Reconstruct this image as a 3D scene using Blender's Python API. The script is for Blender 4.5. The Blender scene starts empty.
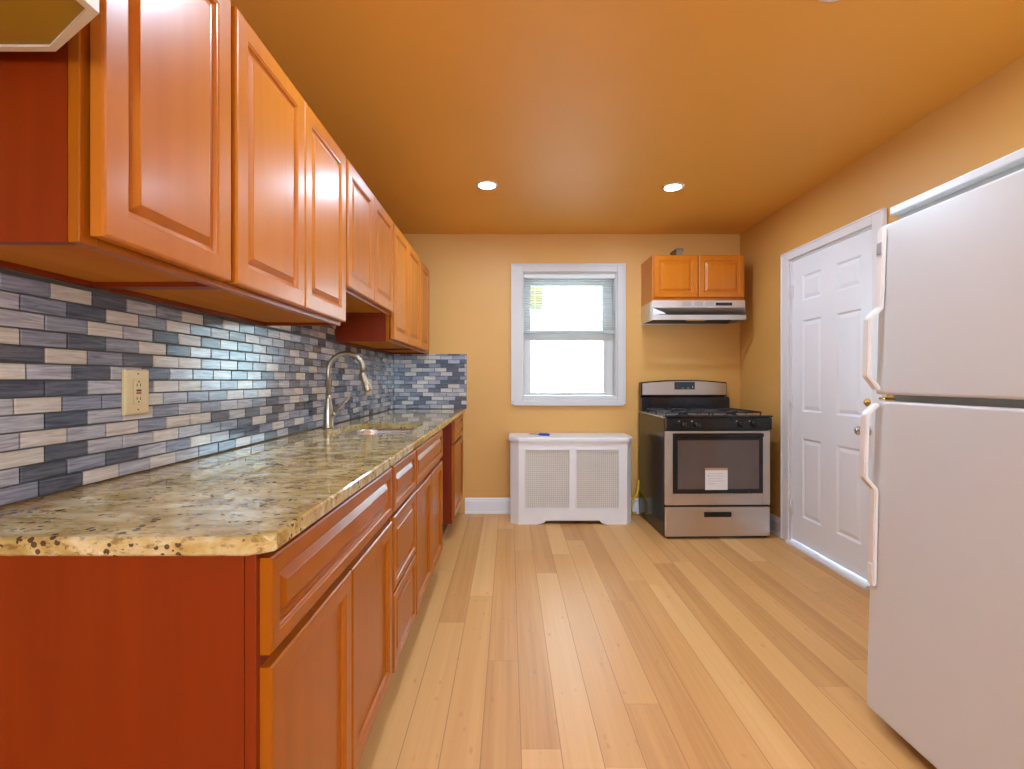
import bpy, bmesh, math, random
from mathutils import Vector, Matrix
random.seed(7)
S = bpy.context.scene
COL = S.collection
# ---------------------------------------------------------------- camera, sky, exposure
F = 475.0
CH = 1.167
cam = bpy.data.cameras.new('camera'); cam.sensor_width = 36; cam.lens = F / 1024 * 36
cam.shift_x = 3 / 1024; cam.shift_y = -4.5 / 1024; cam.clip_start = .02
co = bpy.data.objects.new('camera', cam); COL.objects.link(co)
co.location = (0, 0, CH); co.rotation_euler = (math.pi / 2, 0, 0); S.camera = co
S.view_settings.view_transform = 'Standard'; S.view_settings.look = 'None'
S.view_settings.gamma = 1; S.view_settings.use_curve_mapping = False
S.view_settings.exposure = 0.1
W = bpy.data.worlds.new('sky'); S.world = W; W.use_nodes = True
bg = W.node_tree.nodes['Background']; bg.inputs[0].default_value = (.72, .90, 1.12, 1); bg.inputs[1].default_value = 15.5
LAMP = 460.0          # radiance of the downlight lenses

# ---------------------------------------------------------------- room dimensions
XL, XR, YB, YR, ZC = -1.018, 2.026, 4.167, -2.2, 2.447

# ---------------------------------------------------------------- material tools
class NT:
    def __init__(s, name):
        s.m = bpy.data.materials.new(name); s.m.use_nodes = True
        s.t = s.m.node_tree; s.b = s.t.nodes['Principled BSDF']
        s._o = None
    def n(s, typ, **kw):
        x = s.t.nodes.new(typ)
        for k, v in kw.items():
            if k.startswith('i_'):
                kk = k[2:]
                kk = int(kk) if kk.isdigit() else kk.replace('_', ' ')
                s.put(x.inputs[kk], v)
            else: setattr(x, k, v)
        return x
    def put(s, inp, v):
        if isinstance(v, bpy.types.NodeSocket): s.t.links.new(v, inp)
        else: inp.default_value = v
    def math(s, op, a, b=0.0, c=None):
        x = s.n('ShaderNodeMath', operation=op)
        s.put(x.inputs[0], a); s.put(x.inputs[1], b)
        if c is not None: s.put(x.inputs[2], c)
        return x.outputs[0]
    def pos(s):
        if s._o is None: s._o = s.n('ShaderNodeNewGeometry').outputs['Position']
        return s._o
    def obj(s): return s.n('ShaderNodeTexCoord').outputs['Object']
    def scaled(s, v, sc):
        x = s.n('ShaderNodeMapping'); s.put(x.inputs[0], v); x.inputs['Scale'].default_value = sc; return x.outputs[0]
    def noise(s, v, scale=1, detail=3, rough=.5, dist=0):
        x = s.n('ShaderNodeTexNoise'); s.put(x.inputs['Vector'], v)
        x.inputs['Scale'].default_value = scale; x.inputs['Detail'].default_value = detail
        x.inputs['Roughness'].default_value = rough; x.inputs['Distortion'].default_value = dist
        return x.outputs['Fac']
    def ramp(s, f, stops, mode='LINEAR'):
        x = s.n('ShaderNodeValToRGB'); s.put(x.inputs[0], f); cr = x.color_ramp; cr.interpolation = mode
        while len(cr.elements) < len(stops): cr.elements.new(.5)
        for e, (p, c) in zip(cr.elements, stops): e.position = p; e.color = (*c, 1) if len(c) == 3 else c
        return x.outputs[0]
    def mix(s, f, a, b, mode='MIX'):
        x = s.n('ShaderNodeMix', data_type='RGBA', blend_type=mode)
        s.put(x.inputs['Factor'], f)
        for k, v in ((6, a), (7, b)):
            s.put(x.inputs[k], v if isinstance(v, bpy.types.NodeSocket) else (*v, 1))
        return x.outputs[2]
    def bump(s, h, st=.2, d=.002):
        x = s.n('ShaderNodeBump'); x.inputs['Strength'].default_value = st; x.inputs['Distance'].default_value = d
        s.put(x.inputs['Height'], h); s.put(s.b.inputs['Normal'], x.outputs[0])
    def set(s, **kw):
        for k, v in kw.items():
            if k == 'color' and not isinstance(v, bpy.types.NodeSocket): v = (*v, 1)
            key = {'color': 'Base Color', 'rough': 'Roughness', 'metal': 'Metallic', 'coat': 'Coat Weight',
                   'coatr': 'Coat Roughness', 'spec': 'Specular IOR Level', 'aniso': 'Anisotropic'}.get(k, k)
            s.put(s.b.inputs[key], v)
        return s

def flat(name, color, rough=.5, metal=0, var=.06, scale=6, **kw):
    k = NT(name)
    f = k.noise(k.obj(), scale, 3)
    lo = tuple(c * (1 - var) for c in color); hi = tuple(min(1, c * (1 + var)) for c in color)
    k.set(color=k.ramp(f, [(.3, lo), (.7, hi)]), rough=rough, metal=metal, **kw)
    return k.m

def paint_mat():
    k = NT('orange wall paint')
    f = k.noise(k.pos(), 1.3, 3); g = k.noise(k.pos(), 260, 2)
    k.set(color=k.ramp(f, [(.3, (.68, .36, .085)), (.7, (.72, .39, .10))]), rough=.5)
    k.bump(g, .08, .001); return k.m
def ceil_mat():
    k = NT('orange ceiling paint')
    f = k.noise(k.pos(), 1.1, 3); g = k.noise(k.pos(), 200, 2)
    k.set(color=k.ramp(f, [(.3, (.78, .375, .052)), (.7, (.82, .40, .062))]), rough=.55)
    k.bump(g, .08, .001); return k.m

def wood_mat(name, dark, light, axis='Z', rough=.30, coat=.35, spec=.4):
    k = NT(name)
    sc = {'Z': (22, 22, 1.6), 'Y': (22, 1.6, 22), 'X': (1.6, 22, 22)}[axis]
    g = k.noise(k.scaled(k.pos(), sc), 1.0, 4, .55, .4)
    b = k.noise(k.pos(), 2.3, 2)
    f = k.math('ADD', k.math('MULTIPLY', g, .6), k.math('MULTIPLY', b, .4))
    k.set(color=k.ramp(f, [(.32, dark), (.68, light)]), rough=rough, coat=coat, coatr=.2, spec=spec)
    k.bump(g, .04, .001); return k.m

def floor_mat():
    k = NT('bamboo plank floor')
    sep = k.n('ShaderNodeSeparateXYZ'); k.put(sep.inputs[0], k.pos()); x, y = sep.outputs[0], sep.outputs[1]
    PW, PL = .1257, 1.75
    xs = k.math('DIVIDE', k.math('ADD', x, 10.018), PW)
    row = k.math('FLOOR', xs)
    wn = k.n('ShaderNodeTexWhiteNoise', noise_dimensions='1D'); k.put(wn.inputs['W'], row)
    ys = k.math('ADD', k.math('DIVIDE', k.math('ADD', y, 10), PL), k.math('MULTIPLY', wn.outputs[0], 1.0))
    colu = k.math('FLOOR', ys)
    cmb = k.n('ShaderNodeCombineXYZ'); k.put(cmb.inputs[0], row); k.put(cmb.inputs[1], colu)
    w2 = k.n('ShaderNodeTexWhiteNoise', noise_dimensions='2D'); k.put(w2.inputs['Vector'], cmb.outputs[0])
    rnd = w2.outputs[0]
    # grain strips inside a plank (laminated bamboo)
    off = k.n('ShaderNodeVectorMath', operation='ADD'); k.put(off.inputs[0], k.pos())
    c2 = k.n('ShaderNodeCombineXYZ'); k.put(c2.inputs[2], k.math('MULTIPLY', rnd, 40)); k.put(off.inputs[1], c2.outputs[0])
    gr = k.noise(k.scaled(off.outputs[0], (55, 1.2, 1)), 1, 4, .6, .2)
    st = k.noise(k.scaled(off.outputs[0], (14, .5, 1)), 1, 1, .5)
    tone = k.math('ADD', k.math('MULTIPLY', rnd, .38), k.math('ADD', k.math('MULTIPLY', gr, .37), k.math('MULTIPLY', st, .25)))
    c = k.ramp(tone, [(.2, (.48, .225, .065)), (.42, (.65, .34, .112)), (.6, (.71, .395, .14)), (.8, (.80, .49, .21))])
    kn = k.n('ShaderNodeTexVoronoi', feature='F1'); k.put(kn.inputs['Vector'], k.scaled(off.outputs[0], (26, 11, 1))); kn.inputs['Scale'].default_value = 1
    dash = k.ramp(kn.outputs['Distance'], [(.0, (1, 1, 1)), (.22, (0, 0, 0))])
    gate = k.math('GREATER_THAN', k.noise(k.scaled(off.outputs[0], (9, 7, 1)), 1, 1), .55)
    df = k.math('MULTIPLY', k.math('MULTIPLY', dash, gate), .6)
    c = k.mix(df, c, (.42, .2, .08))
    fx = k.math('FRACT', xs); ex = k.math('MINIMUM', fx, k.math('SUBTRACT', 1.0, fx))
    fy = k.math('FRACT', ys); ey = k.math('MINIMUM', fy, k.math('SUBTRACT', 1.0, fy))
    gx = k.math('LESS_THAN', ex, .012); gy = k.math('LESS_THAN', ey, .0012)
    gap = k.math('MAXIMUM', gx, k.math('MULTIPLY', gy, .35))
    c = k.mix(k.math('MULTIPLY', gap, .6), c, (.25, .11, .04))
    k.set(color=c, rough=k.ramp(gr, [(.2, (.34,) * 3), (.8, (.46,) * 3)]), coat=.0, spec=.35)
    k.bump(k.math('SUBTRACT', k.math('MULTIPLY', gr, .08), gap), .25, .002)
    return k.m

def granite_mat(name='speckled granite'):
    k = NT(name); p = k.pos()
    v = k.scaled(p, (.6, 1.1, 1))
    big = k.noise(v, 16, 5, .6, .8)
    c = k.ramp(big, [(.3, (.27, .16, .04)), (.5, (.52, .37, .125)), (.68, (.70, .59, .34))])
    m1 = k.noise(v, 75, 4, .65)
    c = k.mix(k.ramp(m1, [(.54, (0,) * 3), (.64, (.75,) * 3)]), c, (.20, .11, .035))
    m2 = k.noise(v, 48, 3, .7, .5)
    c = k.mix(k.ramp(m2, [(.60, (0,) * 3), (.70, (.7,) * 3)]), c, (.74, .68, .54))
    vo = k.n('ShaderNodeTexVoronoi', feature='F1'); k.put(vo.inputs['Vector'], p); vo.inputs['Scale'].default_value = 65
    sp = k.math('LESS_THAN', vo.outputs['Distance'], .33)
    g = k.math('GREATER_THAN', k.noise(v, 22, 2), .56)
    c = k.mix(k.math('MULTIPLY', k.math('MULTIPLY', sp, g), .9), c, (.045, .02, .014))
    k.set(color=c, rough=.05, spec=.75)
    return k.m

def tile_mat(name, a, b):
    k = NT(name)
    g = k.noise(k.scaled(k.pos(), (7, 7, 100)), 1, 4, .65, 1.2)
    k.set(color=k.ramp(g, [(.33, a), (.66, b)]), rough=.17, spec=.7)
    return k.m

def steel_mat(name, col=(.56, .53, .50), rough=.3, axis='X'):
    k = NT(name)
    sc = {'X': (3, 200, 200), 'Z': (200, 200, 3)}[axis]
    g = k.noise(k.scaled(k.pos(), sc), 1, 3)
    k.set(color=col, metal=1, rough=k.ramp(g, [(.3, (rough * .85,) * 3), (.7, (rough * 1.2,) * 3)]))
    return k.m

def glass_mat(name, tint=(.93, .98, .97)):
    k = NT(name); t = k.t; t.nodes.remove(k.b)
    out = [n for n in t.nodes if n.type == 'OUTPUT_MATERIAL'][0]
    tr = k.n('ShaderNodeBsdfTransparent'); tr.inputs[0].default_value = (*tint, 1)
    gl = k.n('ShaderNodeBsdfGlossy'); gl.inputs['Roughness'].default_value = .02
    fr = k.n('ShaderNodeFresnel'); fr.inputs[0].default_value = 1.45
    mx = k.n('ShaderNodeMixShader'); t.links.new(fr.outputs[0], mx.inputs[0])
    t.links.new(tr.outputs[0], mx.inputs[1]); t.links.new(gl.outputs[0], mx.inputs[2]); t.links.new(mx.outputs[0], out.inputs[0])
    return k.m

def emit_mat(name, col, st):
    k = NT(name); k.set(color=(.8, .8, .8)); k.b.inputs['Emission Color'].default_value = (*col, 1); k.b.inputs['Emission Strength'].default_value = st
    return k.m

def brick_mat(name, c1, c2, mortar, swap=True):
    k = NT(name)
    sep = k.n('ShaderNodeSeparateXYZ'); k.put(sep.inputs[0], k.pos())
    cm = k.n('ShaderNodeCombineXYZ'); k.put(cm.inputs[0], sep.outputs[0]); k.put(cm.inputs[1], sep.outputs[2])
    b = k.n('ShaderNodeTexBrick'); k.put(b.inputs['Vector'], cm.outputs[0])
    b.inputs['Color1'].default_value = (*c1, 1); b.inputs['Color2'].default_value = (*c2, 1); b.inputs['Mortar'].default_value = (*mortar, 1)
    b.inputs['Scale'].default_value = 4; b.inputs['Mortar Size'].default_value = .02
    k.set(color=b.outputs[0], rough=.8); return k.m

M = dict(
    paint=paint_mat(), ceil=ceil_mat(), floor=floor_mat(), granite=granite_mat(),
    upper=wood_mat('orange maple uppers', (.48, .135, .008), (.57, .180, .014), 'Z', rough=.36, coat=.22, spec=.3),
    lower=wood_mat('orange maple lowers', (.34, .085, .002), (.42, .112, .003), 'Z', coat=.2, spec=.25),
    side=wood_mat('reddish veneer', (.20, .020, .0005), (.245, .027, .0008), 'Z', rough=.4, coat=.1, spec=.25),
    under=wood_mat('cabinet underside', (.50, .16, .008), (.60, .22, .015), 'Y', rough=.6, coat=.0, spec=.15),
    toe=flat('toe kick brown', (.12, .05, .02), .6),
    hoodwood=wood_mat('honey maple', (.50, .130, .002), (.60, .175, .004), 'Z'),
    white=flat('white gloss paint', (.80, .79, .79), .32, var=.015),
    trim=flat('white trim paint', (.82, .81, .81), .35, var=.015),
    trimdim=flat('white trim dimmed for light', (.62, .605, .57), .4, var=.015),  # white trim, colour darkened to offset the strong light on the window casing
    doorw=flat('white door paint', (.88, .90, .93), .35, var=.01),
    radi=flat('white enamel', (.80, .77, .74), .35, var=.02),
    radiback=flat('beige backing board', (.60, .53, .43), .7),  # even beige of the board behind the lattice
    mesh=flat('off white lattice', (.78, .73, .64), .5, var=.03),
    fridge=flat('white fridge enamel', (.66, .655, .64), .28, var=.012, scale=3),
    fridgeg=flat('grey gasket', (.50, .52, .48), .6),
    handle=flat('ivory plastic', (.78, .73, .67), .35, var=.02),
    brass=flat('brass', (.75, .5, .15), .25, 1),
    nickel=steel_mat('brushed nickel', (.44, .37, .27), .3, 'Z'),
    chrome=flat('chrome', (.7, .7, .7), .12, 1),
    steel=steel_mat('brushed steel', (.62, .57, .52), .34, 'X'),
    steelw=steel_mat('satin hood steel', (.68, .66, .63), .42, 'X'),
    sink=steel_mat('sink steel', (.55, .52, .47), .28, 'X'),
    black=flat('black enamel', (.014, .014, .016), .16, var=.1),
    blackm=flat('matte black iron', (.02, .02, .022), .5, var=.1),
    dark=flat('dark oven interior', (.045, .032, .026), .45, var=.3),
    oveng=flat('smoked oven glass', (.11, .085, .075), .07, var=.1, spec=.9),
    lcd=flat('dark display', (.03, .04, .045), .12),
    lcdt=flat('pale display marks', (.55, .6, .6), .4),
    paper=flat('white paper', (.80, .78, .75), .6, var=.02),
    tape=flat('tan tape', (.50, .27, .16), .5),
    ink=flat('grey print', (.35, .33, .32), .7),
    outlet=flat('almond plastic', (.66, .52, .27), .32, var=.03),
    red=flat('red button', (.5, .03, .02), .4),
    hole=flat('dark slots', (.03, .02, .015), .6),
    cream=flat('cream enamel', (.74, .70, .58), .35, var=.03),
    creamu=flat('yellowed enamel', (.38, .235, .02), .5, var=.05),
    blue=flat('blue plastic', (.01, .05, .5), .3),
    yellow=flat('yellow coating', (.72, .47, .02), .4),
    glass=glass_mat('window glass'),
    blind=flat('white vinyl slats', (.80, .82, .80), .45, var=.01),
    lens=emit_mat('lit lens', (.70, .93, 1.19), LAMP),
    grout=flat('grey brown grout', (.10, .095, .09), .8),
    t0=tile_mat('slate tile', (.035, .047, .070), (.13, .155, .20)),
    t1=tile_mat('blue grey tile', (.13, .15, .20), (.33, .36, .43)),
    t2=tile_mat('pale grey tile', (.26, .26, .30), (.52, .53, .56)),
    t3=tile_mat('cream tile', (.44, .40, .35), (.68, .65, .59)),
    siding=flat('pale siding', (.75, .78, .76), .8),
    ybrick=brick_mat('yellow brick', (.085, .060, .006), (.10, .070, .008), (.05, .04, .015)),
    grass=flat('outdoor ground', (.25, .3, .2), .9),
    duct=flat('galvanised duct', (.28, .25, .18), .5, .6),
)

# ---------------------------------------------------------------- mesh tools
def BM(): return bmesh.new()
def box(bm, x0, x1, y0, y1, z0, z1, bev=0, seg=2):
    b = bmesh.new()
    vs = [b.verts.new((x, y, z)) for z in (z0, z1) for y in (y0, y1) for x in (x0, x1)]
    for f in ((0, 2, 3, 1), (4, 5, 7, 6), (0, 1, 5, 4), (2, 6, 7, 3), (0, 4, 6, 2), (1, 3, 7, 5)):
        b.faces.new([vs[i] for i in f])
    if bev: bmesh.ops.bevel(b, geom=list(b.edges), offset=bev, segments=seg, affect='EDGES', profile=.5, clamp_overlap=True)
    merge(bm, b); return bm
def merge(bm, b, mi=None):
    m = bpy.data.meshes.new('tmp'); b.to_mesh(m); b.free()
    n0 = len(bm.faces); bm.from_mesh(m); bpy.data.meshes.remove(m)
    if mi is not None:
        bm.faces.ensure_lookup_table()
        for f in bm.faces[n0:]: f.material_index = mi
def prism(bm, pts, a0, a1, axis='x', bev=0):
    """polygon pts in the plane normal to axis, extruded a0..a1"""
    b = bmesh.new()
    def P(p, a):
        return {'x': (a, p[0], p[1]), 'y': (p[0], a, p[1]), 'z': (p[0], p[1], a)}[axis]
    A = [b.verts.new(P(p, a0)) for p in pts]; B = [b.verts.new(P(p, a1)) for p in pts]
    b.faces.new(A); b.faces.new(B[::-1]); n = len(pts)
    for i in range(n): b.faces.new((A[i], B[i], B[(i + 1) % n], A[(i + 1) % n]))
    bmesh.ops.recalc_face_normals(b, faces=b.faces)
    if bev: bmesh.ops.bevel(b, geom=list(b.edges), offset=bev, segments=2, affect='EDGES', clamp_overlap=True)
    merge(bm, b); return bm
def tube(bm, pts, r, n=12, closed=False):
    pts = [Vector(p) for p in pts]; rs = r if isinstance(r, (list, tuple)) else [r] * len(pts)
    b = bmesh.new(); rings = []; up = None
    for i, p in enumerate(pts):
        if closed: d = (pts[(i + 1) % len(pts)] - pts[i - 1]).normalized()
        else: d = (pts[min(i + 1, len(pts) - 1)] - pts[max(i - 1, 0)]).normalized()
        if up is None: up = d.orthogonal().normalized()
        up = (up - d * up.dot(d)).normalized(); s = d.cross(up)
        rings.append([b.verts.new(p + (up * math.cos(t) + s * math.sin(t)) * rs[i]) for t in [2 * math.pi * k / n for k in range(n)]])
    m = len(rings)
    for i in range(m if closed else m - 1):
        A, B = rings[i], rings[(i + 1) % m]
        for k in range(n): b.faces.new((A[k], A[(k + 1) % n], B[(k + 1) % n], B[k]))
    if not closed: b.faces.new(rings[0][::-1]); b.faces.new(rings[-1])
    for f in b.faces: f.smooth = True
    bmesh.ops.recalc_face_normals(b, faces=b.faces)
    merge(bm, b); return bm
def lathe(bm, prof, c, axis='z', n=32):
    """prof = [(radius, height)], around axis through c"""
    b = bmesh.new(); rings = []
    for r, h in prof:
        ring = []
        for k in range(n):
            t = 2 * math.pi * k / n; u, v = r * math.cos(t), r * math.sin(t)
            q = {'z': (u, v, h), 'y': (u, h, v), 'x': (h, u, v)}[axis]
            ring.append(b.verts.new((c[0] + q[0], c[1] + q[1], c[2] + q[2])))
        rings.append(ring)
    for A, B in zip(rings, rings[1:]):
        for k in range(n):
            f = b.faces.new((A[k], A[(k + 1) % n], B[(k + 1) % n], B[k])); f.smooth = True
    if prof[0][0] > 1e-5: b.faces.new(rings[0])
    if prof[-1][0] > 1e-5: b.faces.new(rings[-1][::-1])
    bmesh.ops.remove_doubles(b, verts=b.verts, dist=1e-6)
    bmesh.ops.recalc_face_normals(b, faces=b.faces)
    merge(bm, b); return bm
def obj(name, bm, mat, parent=None, smooth=False, label=None, **props):
    me = bpy.data.meshes.new(name)
    if parent is not None:
        off = ROOT[parent.name]
        bmesh.ops.translate(bm, verts=bm.verts, vec=-Vector(off))
    bmesh.ops.recalc_face_normals(bm, faces=bm.faces)
    bm.to_mesh(me); bm.free()
    for m in (mat if isinstance(mat, list) else [mat]): me.materials.append(m)
    o = bpy.data.objects.new(name, me); COL.objects.link(o)
    if parent is not None: o.parent = parent; ROOT[o.name] = ROOT[parent.name]
    else: ROOT[o.name] = (0, 0, 0)
    if smooth:
        for p in me.polygons: p.use_smooth = True
    if label: o['label'] = label
    for k, v in props.items(): o[k] = v
    return o
ROOT = {}
def thing(name, label, cat, loc, group=None):
    o = bpy.data.objects.new(name, None); COL.objects.link(o); o.location = loc; ROOT[o.name] = tuple(loc)
    o.empty_display_size = .1
    o['label'] = label; o['category'] = cat
    if group: o['group'] = group
    return o
def single(name, bm, mat, label, cat, group=None, base=None):
    """a thing that is one mesh"""
    if base is not None: bmesh.ops.translate(bm, verts=bm.verts, vec=-Vector(base))
    o = obj(name, bm, mat)
    if base is not None: o.location = base
    o['label'] = label; o['category'] = cat
    if group: o['group'] = group
    return o
def struct(name, bm, mat, parent=None, **k):
    o = obj(name, bm, mat, parent)
    if parent is None: o['kind'] = 'structure'
    return o

# rectangles nested in a front plane: basis (origin, u, v, n)
def ringface(b, o, u, v, n, rects):
    """rects: [(u0,u1,v0,v1,depth)] nested; fills between and the last one"""
    def C(r): return [b.verts.new(o + u * a + v * c + n * r[4]) for a, c in ((r[0], r[2]), (r[1], r[2]), (r[1], r[3]), (r[0], r[3]))]
    prev = C(rects[0])
    for r in rects[1:]:
        cur = C(r)
        for i in range(4): b.faces.new((prev[i], prev[(i + 1) % 4], cur[(i + 1) % 4], cur[i]))
        prev = cur
    b.faces.new(prev)
def inset(w0, w1, h0, h1, lst):
    return [(w0 + i, w1 - i, h0 + i, h1 - i, d) for i, d in lst]
def panel_front(bm, o, u, v, n, w, h, fw, t=.02, raised=True):
    """cabinet door or drawer front: bevelled frame, moulded groove, raised field"""
    o, u, v, n = map(Vector, (o, u, v, n))
    b = bmesh.new()
    L = [(0, -t), (0, -.004), (.003, -.001), (.006, 0), (fw - .008, 0), (fw - .006, -.0025), (fw - .003, -.003), (fw, -.0105), (fw + .007, -.0120)]
    if raised: L += [(fw + .022, -.0035), (fw + .0235, -.002), (fw + .026, -.0018)]
    else: L += [(fw + .009, -.0120)]
    ringface(b, o, u, v, n, inset(0, w, 0, h, L))
    bk = [b.verts.new(o + u * a + v * c - n * t) for a, c in ((0, 0), (0, h), (w, h), (w, 0))]
    b.faces.new(bk)
    bmesh.ops.remove_doubles(b, verts=b.verts, dist=1e-6)
    merge(bm, b); return bm

X_, Y_, Z_ = (1, 0, 0), (0, 1, 0), (0, 0, 1)
def left_front(y0, y1, z0, z1, x, fw=.055, t=.02, raised=True):      # faces +X
    return panel_front(BM(), (x, y0, z0), Y_, Z_, X_, y1 - y0, z1 - z0, fw, t, raised)
def back_front(x0, x1, z0, z1, y, fw=.05, t=.02):                     # faces -Y
    return panel_front(BM(), (x0, y, z0), X_, Z_, (0, -1, 0), x1 - x0, z1 - z0, fw, t)

# ================================================================= SETTING
struct('floor', box(BM(), XL - .15, XR + .15, YR - .15, YB + .2, -.1, 0), M['floor'])
LIGHTS = [(-.144, 3.118), (1.087, 3.150), (-.144, 1.515), (1.075, 1.535)]
struct('ceiling', box(BM(), XL - .15, XR + .15, YR - .15, YB + .2, ZC, ZC + .1), M['ceil'])
struct('wall_left', box(BM(), XL - .15, XL, YR - .15, YB + .2, 0, ZC), M['paint'])
WX0, WX1, WZ0, WZ1 = .112, .953, 1.010, 2.118
b = BM(); y0, y1 = YB, YB + .2
box(b, XL, WX0, y0, y1, 0, ZC); box(b, WX1, XR, y0, y1, 0, ZC); box(b, WX0, WX1, y0, y1, 0, WZ0); box(b, WX0, WX1, y0, y1, WZ1, ZC)
struct('wall_back', b, M['paint'])
DY0, DY1, DZ = 2.626, 3.425, 2.032
b = BM(); box(b, XR, XR + .15, YR - .15, DY0, 0, ZC); box(b, XR, XR + .15, DY1, YB + .2, 0, ZC); box(b, XR, XR + .15, DY0, DY1, DZ, ZC)
struct('wall_right', b, M['paint'])
RX0, RX1, RZ0, RZ1 = -.2, 1.2, .7, 2.1  # unseen opening added behind the camera so sky light fills the room
b = BM(); y0, y1 = YR - .15, YR
box(b, XL, RX0, y0, y1, 0, ZC); box(b, RX1, XR, y0, y1, 0, ZC); box(b, RX0, RX1, y0, y1, 0, RZ0); box(b, RX0, RX1, y0, y1, RZ1, ZC)
struct('wall_rear', b, M['paint'])

def baseprof(t=.016, h=.135):
    return [(0, 0), (t + .006, 0), (t + .006, .014), (t, .02), (t, h - .03), (t - .004, h - .02), (t - .006, h - .006), (t - .011, h), (0, h)]
def base_back(name, x0, x1): # profile in (y,z): y = YB - a
    struct(name, prism(BM(), [(YB - a, z) for a, z in baseprof()], x0, x1, 'x'), M['trim'])
base_back('baseboard_back', -.385, .028)
base_back('baseboard_back.001', 1.0, 1.138)
struct('baseboard_right', prism(BM(), [(XR - a, z) for a, z in baseprof()], 3.512, YB, 'y'), M['trim'])
# door casing and door on the right wall
cas = BM(); CT = .019
def casing_prof(b, kind, a0, a1, **k): pass
box(cas, XR - CT, XR, DY1 - .004, DY1 + .082, 0, DZ + .058, .004); box(cas, XR - CT, XR, DY0 - .082, DY0 + .004, 0, DZ + .058, .004)
box(cas, XR - CT, XR, DY0 + .003, DY1 - .003, DZ - .004, DZ + .058, .004)
box(cas, XR - CT - .006, XR - .004, DY1 + .064, DY1 + .08, 0, DZ + .056, .003); box(cas, XR - CT - .006, XR - .004, DY0 - .08, DY0 - .064, 0, DZ + .056, .003)
box(cas, XR - CT - .006, XR - .004, DY0 - .08, DY1 + .08, DZ + .044, DZ + .056, .003)
# jambs
box(cas, XR, XR + .14, DY1 - .015, DY1, 0, DZ); box(cas, XR, XR + .14, DY0, DY0 + .015, 0, DZ); box(cas, XR, XR + .14, DY0 + .015, DY1 - .015, DZ - .015, DZ)
struct('trim_1', cas, M['trim'])
struct('trim_2', prism(BM(), [(XR - .045, 0), (XR - .045, .014), (XR - .03, .022), (XR + .14, .022), (XR + .14, 0)], DY0 + .016, DY1 - .016, 'y'), M['trim'])
# six-panel door
dr = BM(); b = bmesh.new()
du0, du1, dz0, dz1 = DY0 + .018, DY1 - .018, .03, DZ - .018
us = [du0, 2.742, 2.950, 3.092, 3.292, du1]; zs = [dz0, .215, .765, .95, 1.58, 1.715, 1.89, dz1]
o = Vector((XR + .006, 0, 0)); u, v, n = Vector(Y_), Vector(Z_), Vector((-1, 0, 0))
for i in range(5):
    for j in range(7):
        a0, a1, c0, c1 = us[i], us[i + 1], zs[j], zs[j + 1]
        if i in (1, 3) and j in (1, 3, 5):
            ringface(b, o, u, v, n, inset(a0, a1, c0, c1, [(0, 0), (.004, -.003), (.010, -.008), (.016, -.0085), (.036, -.003), (.04, -.0025)]))
        else: ringface(b, o, u, v, n, [(a0, a1, c0, c1, 0)])
bmesh.ops.remove_doubles(b, verts=b.verts, dist=1e-5)
merge(dr, b); box(dr, XR + .0155, XR + .045, du0, du1, dz0, dz1)
box(dr, XR + .006, XR + .0155, du0 - .0005, du0, dz0, dz1); box(dr, XR + .006, XR + .0155, du1, du1 + .0005, dz0, dz1)
box(dr, XR + .006, XR + .0155, du0, du1, dz1, dz1 + .0005); box(dr, XR + .006, XR + .0155, du0, du1, dz0 - .0005, dz0)
door = struct('door_1', dr, M['doorw'])
k = BM(); lathe(k, [(.031, .0), (.031, -.004), (.025, -.008), (.011, -.011), (.010, -.03), (.017, -.036), (.026, -.046), (.027, -.056), (.020, -.064), (0, -.066)], (XR + .006, 2.690, .880), 'x', 28)
obj('door_knob', k, M['chrome'], door, label='small round chrome knob')
k = BM(); lathe(k, [(.022, 0), (.022, -.005), (.017, -.009), (.010, -.011), (.009, -.018), (0, -.019)], (XR + .006, 2.690, 1.040), 'x', 28)
obj('deadbolt', k, M['brass'], door, label='round brass deadbolt turn')
for z in (1.80, 1.02, .26):
    k = BM(); tube(k, [(XR - .003, DY1 - .016, z - .045), (XR - .003, DY1 - .016, z + .045)], .006, 10)
    box(k, XR - .002, XR + .0055, DY1 - .035, DY1 - .017, z - .044, z + .044); obj('hinge', k, M['white'], door)

# ---- window in the back wall
wn = BM(); yo = YB
def frame(b, x0, x1, z0, z1, w, ya, yb, wb=None, wt=None, bev=.003):
    wb = wb or w; wt = wt or w
    box(b, x0, x0 + w, ya, yb, z0, z1, bev); box(b, x1 - w, x1, ya, yb, z0, z1, bev)
    box(b, x0 + w, x1 - w, ya, yb, z1 - wt, z1, bev); box(b, x0 + w, x1 - w, ya, yb, z0, z0 + wb, bev)
win = struct('window_1', (lambda q: (box(q, WX0, WX0 + .018, yo, yo + .19, WZ0, WZ1), box(q, WX1 - .018, WX1, yo, yo + .19, WZ0, WZ1),
        box(q, WX0 + .018, WX1 - .018, yo, yo + .19, WZ1 - .018, WZ1), box(q, WX0 + .018, WX1 - .018, yo, yo + .19, WZ0, WZ0 + .018), q)[-1])(BM()), M['trimdim'])
c = BM()
box(c, .018, WX0 + .006, yo - .018, yo, .972, 2.185, .003); box(c, WX1 - .006, 1.018, yo - .018, yo, .972, 2.185, .003)
box(c, WX0 + .0065, WX1 - .0065, yo - .018, yo, WZ1 - .006, 2.185, .003); box(c, WX0 + .0065, WX1 - .0065, yo - .018, yo, .972, WZ0 + .004, .003)
box(c, .018, .034, yo - .024, yo - .0181, .975, 2.182, .002); box(c, 1.002, 1.018, yo - .024, yo - .0181, .975, 2.182, .002); box(c, .035, 1.001, yo - .024, yo - .0181, 2.168, 2.182, .002)
obj('window_frame', c, M['trimdim'], win)
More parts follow.
